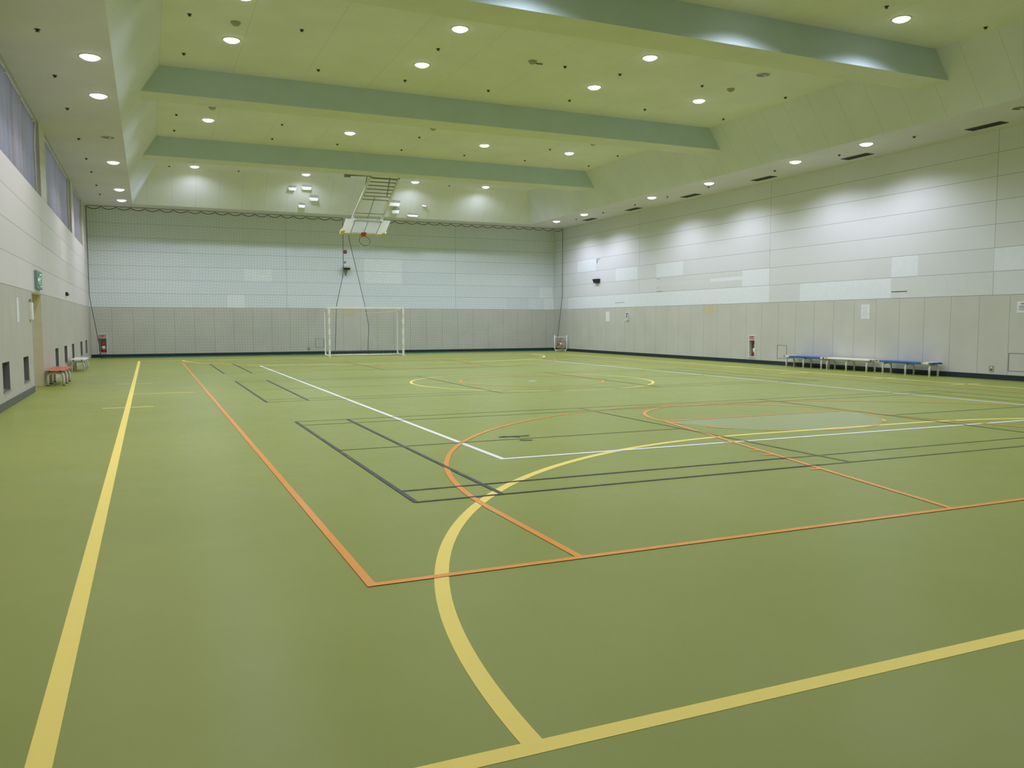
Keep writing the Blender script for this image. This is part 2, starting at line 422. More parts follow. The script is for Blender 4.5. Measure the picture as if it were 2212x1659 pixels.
for (ya, yb, z0, z1) in [(31.9, 31.2, 2.30, 2.315), (31.96, 31.93, 2.26, 2.315), (33.66, 33.60, 4.18, 4.36), (33.6, 33.35, 4.34, 4.36),
                         (28.72, 28.3, 2.69, 2.705), (28.72, 28.45, 3.20, 3.21), (28.72, 28.5, 2.83, 2.84), (16.98, 16.45, 2.26, 2.285), (13.0, 13.02, 0.3, 0.31)]:
    y0, y1 = min(ya, yb), max(ya, yb)
    quad(bm, [(XR-0.003, y0, z0), (XR-0.003, y1, z0), (XR-0.003, y1, z1), (XR-0.003, y0, z1)])
structure('board_crack', bm, ['crack'], 'thin dark cracks at board corners', 'wall', wall_right)
def hatch(u0, u1, z0, z1, parent, P):
    bm = B(); w = 0.009
    for (a, b, c, d) in [(u0, u1, z0, z0+w), (u0, u1, z1-w, z1), (u0, u0+w*1.6, z0, z1), (u1-w*1.6, u1, z0, z1)]:
        quad(bm, [P(a, c), P(b, c), P(b, d), P(a, d)])
    return structure('access_hatch', bm, ['crack'], 'square hatch outline in the dado', 'hatch', parent)
hatch(21.08, 21.53, 0.23, 0.67, wall_right, lambda u, z: (XR-0.003, u, z))
hatch(12.60, 13.45, 0.23, 0.67, wall_right, lambda u, z: (XR-0.003, u, z))
hatch(6.95, 7.35, 0.30, 0.70, wall_back, lambda u, z: (u, YB-0.003, z))
bm = B()
for (xa, xb, k, mi) in [(3.18, 3.9, 0, 0), (3.9, 5.09, 2, 0), (9.27, 11.08, 2, 0), (9.27, 11.08, 3, 0), (18.33, 19.05, 1, 0), (16.5, 17.68, 0, 1), (18.6, XR, 0, 0)]:
    a, b = rowz(k)+0.006, rowz(k+1)-0.006
    quad(bm, [(xa, YB-0.002, a), (xb, YB-0.002, a), (xb, YB-0.002, b), (xa, YB-0.002, b)], mi)
structure('toned_boards', bm, ['patch_back', 'patch_back_grey'], 'slightly paler and greyer boards', 'wall', wall_back)
bm = B()
for (ya, yb, k, mi) in [(26.5, 28.6, 2, 0), (22.1, 25.2, 2, 1), (20.1, 21.9, 0, 1), (28.7, 31.5, 1, 1)]:
    a, b = rowz(k)+0.006, rowz(k+1)-0.006
    quad(bm, [(XL+0.002, ya, a), (XL+0.002, yb, a), (XL+0.002, yb, b), (XL+0.002, ya, b)], mi)
structure('toned_boards', bm, ['patch_left', 'patch_left_grey'], 'slightly paler and greyer boards', 'wall', wall_left)

# baseboards
def baseboard(name, x0, x1, y0, y1, mat, label, h=0.13):
    bm = B(); box(bm, x0, x1, y0, y1, 0.0, h); structure(name, bm, [mat], label, 'baseboard')
baseboard('baseboard_right', XR-0.012, XR, YF, YB, 'base', 'dark navy baseboard along the right wall')
baseboard('baseboard_back', XL, XR-0.012, YB-0.012, YB, 'base', 'dark navy baseboard along the far end wall')
baseboard('baseboard_left', XL, XL+0.012, YF, DOOR[0]-0.07, 'base_grey', 'grey baseboard of the left wall before the doorway')
baseboard('baseboard_front', XL, XR, YF, YF+0.012, 'base', 'dark baseboard of the near end wall')

# door in the recess (its jambs belong to the wall)
bm = B(); box(bm, XL-DREC-0.05, XL-DREC, DOOR[0]-0.02, DOOR[1]+0.02, 0.0, DOOR[3]+0.02)
door = structure('door_1', bm, ['cream'], 'cream steel door deep in the doorway under the exit sign', 'door')
bm = B(); tube(bm, bend([(XL-DREC, 21.15, 0.98), (XL-DREC+0.06, 21.15, 0.98), (XL-DREC+0.06, 21.0, 0.98)], 0.02), 0.011)
obj('door_handle', bm, 'steel', door)
bm = B()
box(bm, XL, XL+0.012, DOOR[0]-0.05, DOOR[0], 0.0, DOOR[3]); box(bm, XL-0.06, XL, DOOR[0]-0.004, DOOR[0]+0.006, 0.0, DOOR[3])
structure('trim_1', bm, ['reveal'], 'slim metal jamb trim at the near side of the doorway', 'trim')

# floor
bm = B()
quad(bm, [(XL, YF, 0), (XR, YF, 0), (XR, YB, 0), (XL, YB, 0)])
quad(bm, [(XL-DREC-0.05, DOOR[0], 0), (XL, DOOR[0], 0), (XL, DOOR[1], 0), (XL-DREC-0.05, DOOR[1], 0)])
floor = structure('floor', bm, ['floor'], 'olive green sports vinyl floor with coloured court lines', 'floor')

# ------------------------------------------------------------------ court markings (paint on the floor)
LAYER = [0]
def bump_z(z):
    LAYER[0] = (LAYER[0]+1) % 14
    return z + LAYER[0]*6e-5
def seg(bm, a, b, w, z, mi=0):
    z = bump_z(z)
    a = Vector((*a, 0)); b = Vector((*b, 0)); d = (b-a).normalized(); n = Vector((-d.y, d.x, 0))*w/2
    L = (b-a).length; k = max(1, int(L/2.0))
    for i in range(k):
        p, q = a + (b-a)*i/k, a + (b-a)*(i+1)/k
        quad(bm, [(p-n) + Vector((0, 0, z)), (p+n) + Vector((0, 0, z)), (q+n) + Vector((0, 0, z)), (q-n) + Vector((0, 0, z))], mi)
def arc(bm, c, r, a0, a1, w, z, n=64, mi=0, dash=None):
    z = bump_z(z)
    for i in range(n):
        if dash and (i // dash) % 2: continue
        t0, t1 = a0+(a1-a0)*i/n, a0+(a1-a0)*(i+1)/n
        P = lambda rr, t: (c[0]+rr*math.cos(t), c[1]+rr*math.sin(t), z)
        quad(bm, [P(r-w/2, t0), P(r+w/2, t0), P(r+w/2, t1), P(r-w/2, t1)], mi)
def rect(bm, x0, x1, y0, y1, w, z, mi=0):
    seg(bm, (x0-w/2, y0), (x1+w/2, y0), w, z, mi); seg(bm, (x0-w/2, y1), (x1+w/2, y1), w, z, mi)
    seg(bm, (x0, y0+w/2), (x0, y1-w/2), w, z, mi); seg(bm, (x1, y0+w/2), (x1, y1-w/2), w, z, mi)
def mir(y): return 2*CY - y
# yellow: handball / five-a-side court
bm = B(); w, z = 0.082, 0.0010
YX0, YX1, YY0, YY1 = -0.370, 17.15, 2.41, 33.85
rect(bm, YX0, YX1, YY0, YY1, w, z)
for fl in (0, 1):
    yy = (lambda v: v) if not fl else mir
    g0 = YY0 if not fl else YY1
    s = 1 if not fl else -1
    arc(bm, (7.05, g0), 5.90, PI/2*s, PI*s, w, z, 72); arc(bm, (9.97, g0), 5.90, 0, PI/2*s, w, z, 72)
    seg(bm, (7.05, g0+s*5.90), (9.97, g0+s*5.90), w, z)
arc(bm, (CX, CY), 2.93, 0, 2*PI, 0.06, z, 96)
for (yy, a, b) in [(21.28, -0.74, 0.04), (18.15, YX0, 0.82), (15.32, -0.75, 0.03)]: seg(bm, (a, yy), (b, yy), 0.07, z)
for (yy, a, b) in [(21.28, 16.75, 17.55), (18.0, 16.1, 17.15), (15.32, 16.75, 17.55), (13.03, 16.65, 17.6)]: seg(bm, (a, yy), (b, yy), 0.07, z)
c = structure('yellow_court_line', bm, ['yellow'], 'broad yellow handball court lines', 'line', floor)
# white: volleyball court
bm = B(); rect(bm, 3.35, 13.715, 7.846, 28.459, 0.065, 0.0022)
seg(bm, (CX-0.08, CY), (CX+0.12, CY), 0.12, 0.0022)
structure('white_court_line', bm, ['white_line'], 'thin white volleyball court lines', 'line', floor)
# orange: basketball court
bm = B(); w, z = 0.052, 0.0034
OX0, OX1, OY0, OY1 = 1.065, 15.97, 4.32, 31.98
rect(bm, OX0, OX1, OY0, OY1, w, z)
FT = 9.93
for fl in (0, 1):
    yy = (lambda v: v) if not fl else mir
    s = 1 if not fl else -1
    R3 = CX-2.36; c3 = 5.75
    for X in (2.36, 2*CX-2.36): seg(bm, (X, yy(OY0)), (X, yy(c3)), w, z)
    arc(bm, (CX, yy(c3)), R3, 0, PI*s, w, z, 96)
    for sg in (-1, 1):
        seg(bm, (CX+sg*2.93, yy(OY0)), (CX+sg*1.74, yy(FT)), w, z)
        for (ty) in (6.05, 6.92, 7.22, 7.86):
            xk = CX+sg*(2.93-(ty-OY0)/(FT-OY0)*1.19)
            seg(bm, (xk, yy(ty)), (xk+sg*0.13, yy(ty)), 0.05, z)
    seg(bm, (CX-1.74, yy(FT)), (CX+1.74, yy(FT)), w, z)
    arc(bm, (CX, yy(FT)), 1.74, 0, PI*s, w, z, 48)
    arc(bm, (CX, yy(FT)), 1.74, PI*s, 2*PI*s, w, z, 42, dash=3)
arc(bm, (CX, CY), 1.74, 0, 2*PI, w, z, 64)
structure('orange_court_line', bm, ['orange'], 'orange basketball court lines', 'line', floor)
# pale filled half circle under the free-throw line
bm = B()
n = 40; P = [(CX+1.70*math.cos(PI+PI*i/n), FT-0.03+1.70*math.sin(PI+PI*i/n), 0.0007) for i in range(n+1)]
flat_poly(bm, P)
structure('free_throw_patch', bm, ['lane'], 'pale grey green half circle under the free throw line', 'line', floor)
# black: three badminton courts across the hall
bm = B(); w, z = 0.042, 0.0046
for (y0, y1) in [(6.21, 12.07), (15.30, 21.18), (24.40, 30.30)]:
    x0, x1 = 1.90, 14.95; xm = (x0+x1)/2
    mi_far = 1
    for X in (x0, x0+0.75, x1-0.75, x1): seg(bm, (X, y0), (X, y1), w, z, 0 if X < 6 else 1)
    for X in (xm-1.9, xm+1.9): seg(bm, (X, y0), (X, y1), w, z, 1)
    for yy in (y0, y0+0.46, y1-0.46, y1):
        near = y0 < 7 and yy < 8
        seg(bm, (x0, yy), (6.1, yy), w*0.8, z, 0 if near else 1); seg(bm, (6.1, yy), (x1, yy), w*0.7, z, 2 if near else 1)
    for (a, b) in ((x0, xm-1.9), (xm+1.9, x1)): seg(bm, (a, (y0+y1)/2), (b, (y0+y1)/2), w*0.8, z, 1)
structure('black_court_line', bm, ['black_line', 'black_faint', 'black_half'], 'worn black badminton court lines', 'line', floor)
bm = B()
seg(bm, (3.95, 9.37), (4.35, 9.34), 0.06, 0.0056); seg(bm, (4.02, 9.42), (4.2, 9.28), 0.05, 0.0056); seg(bm, (4.08, 9.03), (4.22, 8.97), 0.06, 0.0056, 1)
structure('tape_scrap', bm, ['black_line', 'green_tape'], 'scraps of dark tape', 'tape', floor)

# ------------------------------------------------------------------ ceiling
bm = B()
def ring_quad(a, b, mi):
    (ax0, ax1, ay0, ay1, az), (bx0, bx1, by0, by1, bz) = a, b
    A = [(ax0, ay0, az), (ax1, ay0, az), (ax1, ay1, az), (ax0, ay1, az)]
    Bq = [(bx0, by0, bz), (bx1, by0, bz), (bx1, by1, bz), (bx0, by1, bz)]
    for i in range(4):
        j = (i+1) % 4
        quad(bm, [A[i], A[j], Bq[j], Bq[i]], mi[i])
ring_quad((XL, XR, YF, YB, ZS), (SL, SR, SF, SB, ZS), (1, 1, 1, 1))
ring_quad((SL, SR, SF, SB, ZS), (CL, CR, CF, CB, ZC), (3, 2, 3, 2))
quad(bm, [(CL, CF, ZC), (CR, CF, ZC), (CR, CB, ZC), (CL, CB, ZC)], 0)
ceiling = structure('ceiling', bm, ['ceiling', 'soffit', 'slope_y', 'slope_x'], 'coffered ceiling with sloped sides and a low soffit around it', 'ceiling')
# torn places in the far sloped boards
ny = (ZC-ZS); nz = (SB-CB); nl = math.hypot(ny, nz); NV = Vector((0, -ny/nl, -nz/nl))
T = Vector((0, nz/nl*-1, ny/nl))    # up the slope
def slope_pt(x, t, d=0.0):           # t = 0 at the soffit, 1 at the ceiling
    return Vector((x, SB+(CB-SB)*t, ZS+(ZC-ZS)*t)) + NV*d
bm = B(); bm2 = B()
for (x, t, w_, h_) in [(5.57, .68, .34, .16), (6.14, .72, .44, .16), (6.50, .44, .40, .20), (6.05, .22, .30, .16), (9.95, .43, .62, .22),
                       (10.12, .22, .36, .24), (10.95, .11, .55, .10), (11.35, .42, .22, .05)]:
    quad(bm, [slope_pt(x-w_/2, t, .004), slope_pt(x+w_/2, t, .004), slope_pt(x+w_/2*.9, t+h_/3.2, .004), slope_pt(x-w_/2*.7, t+h_/2.4, .004)])
    vs = [slope_pt(x-w_/2, t, .006), slope_pt(x+w_/2, t, .006), slope_pt(x+w_/2*.8, t-h_*.25, .09), slope_pt(x-w_/2*.7, t-h_*.3, .07)]
    quad(bm2, vs); quad(bm2, [v - NV*0.012 for v in vs][::-1])
structure('torn_hole', bm, ['hole'], 'dark torn holes in the far sloped boards', 'ceiling', ceiling)
structure('torn_flap', bm2, ['fluff'], 'white torn flaps hanging from the far sloped boards', 'ceiling', ceiling)

BEAM_LABELS = ['beam across the ceiling above the camera, out of frame', 'grey green ceiling beam nearest the camera, lit by three scallops',
               'middle grey green ceiling beam', 'grey green ceiling beam nearest the far end wall']
def slope_x(z, side):
    t = (z-ZS)/(ZC-ZS); return SL+(CL-SL)*t if side < 0 else SR+(CR-SR)*t
for i, y in enumerate(BEAMS):
    bm = B()
    e = 0.0
    a0, a1, b0, b1 = slope_x(ZBM, -1), slope_x(ZBM, 1), CL, CR
    for yy in (y, y+BT): quad(bm, [(a0, yy, ZBM), (a1, yy, ZBM), (b1, yy, ZC), (b0, yy, ZC)], 0)
    quad(bm, [(a0, y, ZBM), (a1, y, ZBM), (a1, y+BT, ZBM), (a0, y+BT, ZBM)], 1)
    structure('ceiling_beam', bm, ['beam', 'beam_under'], BEAM_LABELS[i], 'beam')

# ------------------------------------------------------------------ windows and curtains
WLAB = ['high window above the near left soffit, behind the camera', 'high window on the left beside the camera, out of frame',
        'nearest curtained high window on the left wall', 'second curtained high window on the left wall', 'farthest high window on the left wall, by the corner']
CLAB = ['blue grey curtain of a window behind the camera', 'blue grey curtain of a window beside the camera, out of frame',
        'blue grey curtain in the nearest high window on the left', 'blue grey curtain in the second high window, between the two wall piers', 'blue grey curtain in the farthest high window by the end wall']
wn = 0
for i, (a, b) in enumerate(WINS):
    wn += 1
    bm = B(); x0, x1 = XL-WREC-0.06, XL-WREC
    n = max(2, round((b-a)/1.8))
    box(bm, x0, x1, a, b, SILL, SILL+0.06); box(bm, x0, x1, a, b, ZS-0.06, ZS)
    for k in range(n+1):
        yy = a+(b-a-0.06)*k/n; box(bm, x0, x1, yy, yy+0.06, SILL+0.06, ZS-0.06)
    o = structure('window_%d' % wn, bm, ['alu'], WLAB[i], 'window')
    bm = B(); quad(bm, [(x0+0.03, a, SILL), (x0+0.03, b, SILL), (x0+0.03, b, ZS), (x0+0.03, a, ZS)])
    obj('window_pane', bm, 'glass', o)
    # curtain: pleated cloth on a rail with white brackets
    cx = XL-0.085
    t = thing('window_curtain', CLAB[i], 'curtain', (cx, (a+b)/2, ZS-0.035), 0, 'curtains in the high windows')
    L = b-a-0.04; bm = B(); N = int(L/0.035); rows = []
    for k in range(N+1):
        yy = -L/2+L*k/N
        dx = 0.035*math.sin(yy*2*PI/0.30+0.6*math.sin(yy*1.7))+0.012*math.sin(yy*9.1)
        rows.append([bm.verts.new((dx*s-(0.04 if zz < -0.4 else 0.0), yy, zz)) for zz, s in ((-0.012, 0.5), (-0.5, 1.0), (-1.0, 1.1), (SILL-ZS+0.10, 1.2))])
    for p, q in zip(rows, rows[1:]):
        for k in range(3): bm.faces.new((p[k], q[k], q[k+1], p[k+1])).smooth = True
    obj('curtain_cloth', bm, 'curtain', t)
    bm = B(); tube(bm, [(0, -L/2, 0), (0, L/2, 0)], 0.014, 6); obj('curtain_rail', bm, 'steel', t)
    k = 0.5
    while k < L-0.2:
        bm = B(); box(bm, -0.02, 0.04, -L/2+k-0.03, -L/2+k+0.03, -0.035, 0.034, bev=0.008); obj('rail_bracket', bm, 'white_paint', t)
        k += 2.0
LLAB = ['low dark floor window nearest the camera on the left wall', 'low dark floor window just before the doorway', 'low dark floor window behind the red bench',
        'low dark floor window between the red and white benches', 'low dark floor window above the white bench', 'second last low floor window toward the far corner', 'last low floor window beside the far corner']
for i, (a, b) in enumerate(LOWS):
    wn += 1
    bm = B(); x = XL-LREC
    box(bm, x-0.05, x, a, b, 0.30, 0.33); box(bm, x-0.05, x, a, b, 0.745, 0.775)
    for yy in (a, (a+b)/2-0.015, b-0.03): box(bm, x-0.05, x, yy, yy+0.03, 0.33, 0.745)
    o = structure('window_%d' % wn, bm, ['alu'], LLAB[i], 'window')
    bm = B(); box(bm, x-0.045, x-0.03, a, b, 0.30, 0.775); obj('window_pane', bm, 'dark_glass', o)
    bm = B(); box(bm, XL-0.01, XL+0.02, a-0.03, b+0.03, 0.285, 0.30); obj('window_sill', bm, 'alu', o)

# ------------------------------------------------------------------ recessed downlights
def lamp_parts(root, lit):
    bm = B(); lathe(bm, [(0.160, 0.0), (0.160, -0.010), (0.172, -0.014), (0.192, -0.008), (0.196, 0.0)], 32); obj('trim_ring', bm, 'ring', root)
    bm = B()
    if lit: lathe(bm, [(0.0, -0.062), (0.05, -0.060), (0.10, -0.050), (0.14, -0.030), (0.165, -0.004)], 32)
    else: lathe(bm, [(0.0, -0.002), (0.06, -0.003), (0.12, -0.006), (0.162, -0.009)], 32)
    obj('lamp_lens', bm, 'lamp' if lit else 'lamp_off', root)
    if not lit:
        bm = B(); lathe(bm, [(0.0, -0.03), (0.02, -0.028), (0.035, -0.015), (0.035, -0.004)], 16, Matrix.Translation((0.05, 0, 0))); obj('lamp_bulb', bm, 'white_paint', root)
BEAM = {}
for key, k, colr in (('tray', 1.0, LAMP_COL), ('fresh', 1.45, (0.93, 1.0, 1.28)), ('warm', 0.55, (1.06, 0.99, 1.12)), ('side', 1.0, (0.99, 1.0, 1.22))):
    LD = bpy.data.lights.new('downlight_beam_' + key, 'SPOT')
    LD.energy = LAMP_W*k; LD.color = colr; LD.spot_size = math.radians(150); LD.spot_blend = 0.60; LD.shadow_soft_size = 0.14
    if key == 'fresh': LD.spot_size = math.radians(168); LD.spot_blend = 0.80
    BEAM[key] = LD
proto = {}
def lamp(x, y, z, lit, label, group):
    # lit = None for a dead lamp, else the lamp type
    if lit in proto:
        t = copy_tree(proto[lit]); t.location = (x, y, z); t['label'] = label; t['group'] = group
    else:
        t = thing('downlight', label, 'ceiling light', (x, y, z), 0, group); lamp_parts(t, lit); proto[lit] = t
        if lit:
            l = bpy.data.objects.new('light_beam', BEAM[lit]); COL.objects.link(l); l.parent = t; l.location = (0, 0, -0.08)
    return t
ORD = ['first', 'second', 'third', 'fourth', 'fifth', 'sixth', 'seventh', 'eighth', 'ninth', 'tenth']
XS = [1.79, 5.99, 10.56, 13.79]
ROWS = [(4.2, 'before the first beam over the camera, out of frame'), (8.6, 'in the ceiling bay above the camera, out of frame'),
        (12.2, 'just before the nearest ceiling beam'), (16.2, 'in near row between the nearest and middle beams'), (18.75, 'in far row between the nearest and middle beams'),
        (23.75, 'hidden just behind the middle beam'), (26.25, 'in the bay between the middle and farthest beams'), (31.6, 'hidden just behind the farthest beam'),
        (34.15, 'in the last bay, above the far slope')]
for (y, where) in ROWS:
    for k, x in enumerate(XS):
        if y < 5 and k == 3: continue
        lit = None if (abs(y-16.2) < .01 and k == 3) else ('fresh' if y > 34 else 'tray')
        lamp(x, y, ZC, lit, ('lit round downlight %s, %s from left' if lit else 'unlit grey downlight %s, %s from left') % (where, ORD[k]), 'downlights in the tray ceiling')
for j, (y, lit) in enumerate([(35.05, 1), (32.3, 1), (26.96, 1), (23.44, 0), (19.28, 1), (16.58, 1), (11.6, 1), (8.9, 1), (4.0, 1)]):
    lamp(-0.80, y, ZS, 'warm' if lit else None, '%s round downlight in the left soffit, %s from the far end wall' % ('lit' if lit else 'unlit grey', ORD[j]), 'downlights in the left soffit')
for j, (y, lit) in enumerate([(34.4, 1), (31.75, 1), (26.5, 1), (23.05, 1), (19.0, 1), (16.4, 1), (12.35, 0), (8.7, 1)]):
    lamp(17.42 if lit else 17.62, y, ZS, 'side' if lit else None, '%s round downlight in the right soffit, %s from the far end wall' % ('lit' if lit else 'unlit grey', ORD[j]), 'downlights in the right soffit')

# ------------------------------------------------------------------ sprinklers, detectors, grilles
def spr_parts(root):
    bm = B(); lathe(bm, [(0.045, 0.0), (0.045, -0.006), (0.02, -0.010), (0.014, -0.03), (0.0, -0.03)], 12); obj('escutcheon', bm, 'sprinkler', root)
    bm = B(); lathe(bm, [(0.0, -0.038), (0.030, -0.038), (0.030, -0.030), (0.0, -0.030)], 12); obj('deflector', bm, 'sprinkler', root)
spr0 = None
def sprinkler(x, y, z, label):
    global spr0
    if spr0 is None: spr0 = t = thing('sprinkler_head', label, 'sprinkler', (x, y, z), 0, 'sprinkler heads'); spr_parts(t)
    else: t = copy_tree(spr0); t.location = (x, y, z); t['label'] = label
for (y, where, xs) in [(11.85, 'just before the nearest beam', [13.0, 15.75]),
                       (17.55, 'near row between the nearest and middle beams', [0.91, 3.05, 5.98, 9.1, 10.59, 13.0, 15.7]),
                       (20.1, 'far row between the nearest and middle beams', [0.9, 3.86, 5.98, 8.2, 10.56, 12.95, 15.67]),
                       (25.95, 'near row between the middle and farthest beams', [0.91, 3.87, 8.18, 12.88, 15.59]),
                       (28.05, 'far row between the middle and farthest beams', [0.91, 3.86, 5.97, 8.19, 10.51, 12.89, 15.57]),
                       (34.45, 'in the last bay beside the far slope', [0.9, 3.43, 12.2])]:
    for k, x in enumerate(xs): sprinkler(x, y, ZC, 'small dark sprinkler head %s, %s from left' % (where, ORD[k]))
for j, y in enumerate([33.73, 31.6, 28.91, 26.65, 23.9, 20.69, 18.08, 15.41]): sprinkler(-1.48, y, ZS, 'small dark sprinkler head in left soffit, %s from the far end' % ORD[j])
for j, y in enumerate([33.3, 30.88, 28.37, 26.13, 23.66, 20.36, 17.76, 15.29]): sprinkler(17.86, y, ZS, 'small dark sprinkler head in right soffit, %s from the far end' % ORD[j])
for (x, y, lab, cord) in [(1.77, 17.65, 'beige smoke detector on the ceiling left, before the middle beam', 0), (8.23, 17.49, 'beige smoke detector with a dangling wire, before the middle beam', 1),
                          (13.86, 17.5, 'beige smoke detector on the ceiling right, before the middle beam', 0), (1.8, 24.7, 'beige smoke detector left, just behind the middle beam', 0),
                          (8.2, 24.6, 'beige smoke detector at centre, just behind the middle beam', 0), (13.79, 24.55, 'beige smoke detector right, just behind the middle beam', 0)]:
    t = thing('smoke_detector', lab, 'smoke detector', (x, y, ZC), 0, 'smoke detectors')
    bm = B(); lathe(bm, [(0.10, 0.0), (0.10, -0.02), (0.085, -0.03)], 20); obj('detector_base', bm, 'detector', t)
    bm = B(); lathe(bm, [(0.085, -0.03), (0.07, -0.055), (0.045, -0.07), (0.0, -0.072)], 20); obj('detector_head', bm, 'detector', t)
    if cord:
        bm = B(); tube(bm, [(0.06, 0, -0.04), (0.16, 0.05, -0.03), (0.30, 0.10, -0.005)], 0.012, 6); obj('loose_wire', bm, 'sprinkler', t)
for j, y in enumerate([33.2, 29.5, 25.57, 21.6, 17.73, 13.8]):
    t = thing('air_grille', 'dark slot air grille in the right soffit, %s from the far end wall' % ORD[j], 'air vent', (18.50, y, ZS), 0, 'air grilles along the right soffit')
    bm = B()
    for (a, b, c, d) in [(-.15, .15, -.46, -.43), (-.15, .15, .43, .46), (-.15, -.12, -.43, .43), (.12, .15, -.43, .43)]: box(bm, a, b, c, d, -0.012, 0)
    obj('grille_frame', bm, 'grille', t)
    bm = B()
    for k in range(5): box(bm, -0.11+k*0.05, -0.09+k*0.05, -0.43, 0.43, -0.010, -0.001)
    obj('grille_slats', bm, 'grille', t)
    bm = B(); quad(bm, [(-.12, -.43, -.0006), (.12, -.43, -.0006), (.12, .43, -.0006), (-.12, .43, -.0006)]); obj('grille_backing', bm, 'black', t)

# ------------------------------------------------------------------ benches
def bench_parts(t, seat, edge, tapes):
    L, Wd, zt, th = 1.70, 0.39, 0.365, 0.048
    bm = B(); box(bm, -Wd/2, Wd/2, -L/2, L/2, zt-th, zt, bev=0.012); obj('seat', bm, seat, t)
    if edge:
        for s in (-1, 1):
            bm = B(); box(bm, -Wd/2+.01, Wd/2-.01, s*L/2-.006, s*L/2+.006, zt-0.016, zt-0.002); obj('seat_edging', bm, 'bench_edge', t)
    for s in (-1, 1):
        for q in (-.11, .11):
            bm = B(); lathe(bm, [(0, .012), (.014, .010), (.018, 0)], 10, Matrix.Translation((q, s*L/2, zt-th/2)) @ Matrix.Rotation(-s*PI/2, 4, 'X')); obj('end_bolt', bm, 'black', t)
    bm = B()
    box(bm, -.03, .03, -L/2+.05, L/2-.05, zt-th-.035, zt-th); obj('under_rail', bm, 'leg', t)
    for y in (-.75, 0, .75):
        bm = B(); x = Wd/2-.035; top = zt-th-.024
        tube(bm, bend([(-x, y, 0.015), (-x, y, top), (x, y, top), (x, y, 0.015)], 0.12, 6), 0.027, 10); lg = obj('leg', bm, 'leg', t)
        for s in (-1, 1):
            bm = B(); lathe(bm, [(0, 0), (.027, 0), (.027, .02), (0, .02)], 12, Matrix.Translation((s*x, y, 0))); obj('foot_cap', bm, 'rubber' if seat == 'red_seat' else 'leg', lg)
    for (y0, y1, m, dx0, dx1) in tapes:
        bm = B(); box(bm, dx0, dx1, y0, y1, zt-th-.002, zt+.0025); obj('tape_mark', bm, m, t)
def bench(name, label, x, y, seat, edge=False, tapes=(), rz=0.0):
    t = thing(name, label, 'bench', (x, y, 0), rz, 'low gym benches'); bench_parts(t, seat, edge, tapes)
bench('gym_bench', 'blue low bench by the right wall, farthest of the three', 18.865, 19.84, 'blue', tapes=[(.60, .78, 'tape_white', -.1975, .1975), (-.83, -.74, 'tape_white', -.1975, .1)])
bench('gym_bench', 'white low bench by the right wall, between two blue ones', 18.865, 18.11, 'bench_white', tapes=[(.70, .80, 'tape_yellow', -.1975, -.12)])
bench('gym_bench', 'blue low bench by the right wall, nearest of the three', 18.865, 16.04, 'blue', tapes=[(-.76, -.52, 'tape_white', -.1975, .1975), (-.58, -.52, 'tape_yellow', -.199, -.15), (-.76, -.72, 'tape_yellow', -.199, -.15)])
bench('gym_bench', 'orange red low bench by the left wall past the doorway', -1.985, 22.10, 'red_seat', edge=True)
bench('gym_bench', 'white low bench by the left wall behind the red one', -1.95, 28.05, 'bench_white')

# ------------------------------------------------------------------ goal
GX, GY, GW, GH = 8.53, 34.75, 1.60, 2.02
g = thing('handball_goal', 'white framed handball goal in front of the green net', 'goal', (GX, GY, 0))
def banded_post(x):
    p = bmesh.new(); box(p, x-.04, x+.04, -.04, .04, 0, GH, bev=.006); o = obj('goal_post', p, 'goal_white', g)
    for k in range(4):
        z0 = 0.30+k*0.44
        p = bmesh.new(); box(p, x-.0415, x+.0415, -.0415, .0415, z0, z0+.20); obj('paint_band', p, 'goal_band', o)
banded_post(-GW); banded_post(GW)
bm = B(); box(bm, -GW-.04, GW+.04, -.04, .04, GH, GH+.08, bev=.006); obj('crossbar', bm, 'goal_white', g)
DEP = 0.92
for s in (-1, 1):
    bm = B(); tube(bm, bend([(s*GW, .03, .035), (s*GW, DEP, .035), (s*GW, DEP, GH-.05), (s*GW, .03, GH+.03)], .14, 6), .026, 10); obj('side_frame', bm, 'goal_white', g)
bm = B(); tube(bm, [(-GW, DEP-.12, .035), (GW, DEP-.12, .035)], .026, 10); obj('ground_bar', bm, 'goal_white', g)
bm = B()
def gn(a, b, sag=0.0, n=6): tube(bm, [Vector(a).lerp(Vector(b), k/n) - Vector((0, 0, sag*4*(k/n)*(1-k/n))) for k in range(n+1)], .0022, 3, caps=False)
for k in range(27):
    x = -GW+.06+(2*GW-.12)*k/26
    sg = .13*4*(k/26)*(1-k/26)
    gn((x, 0, GH), (x, DEP-.05, GH-.10-sg), .03); gn((x, DEP-.05, GH-.10-sg), (x, DEP-.04, .05))
for k in range(16):
    z_ = .08+k*.12; gn((-GW, DEP-.05, z_), (GW, DEP-.05, z_), .03)
    for s in (-1, 1): gn((s*(GW-.01), .02, z_), (s*(GW-.01), DEP-.05, z_), .0, 2)
for k in range(8):
    y_ = .05+k*.11
    gn((-GW, y_, GH-.01*k), (GW, y_, GH-.01*k), .13)
    for s in (-1, 1): gn((s*(GW-.01), y_, .05), (s*(GW-.01), y_, GH-.02*k), .0, 2)
obj('goal_netting', bm, 'goal_net', g)

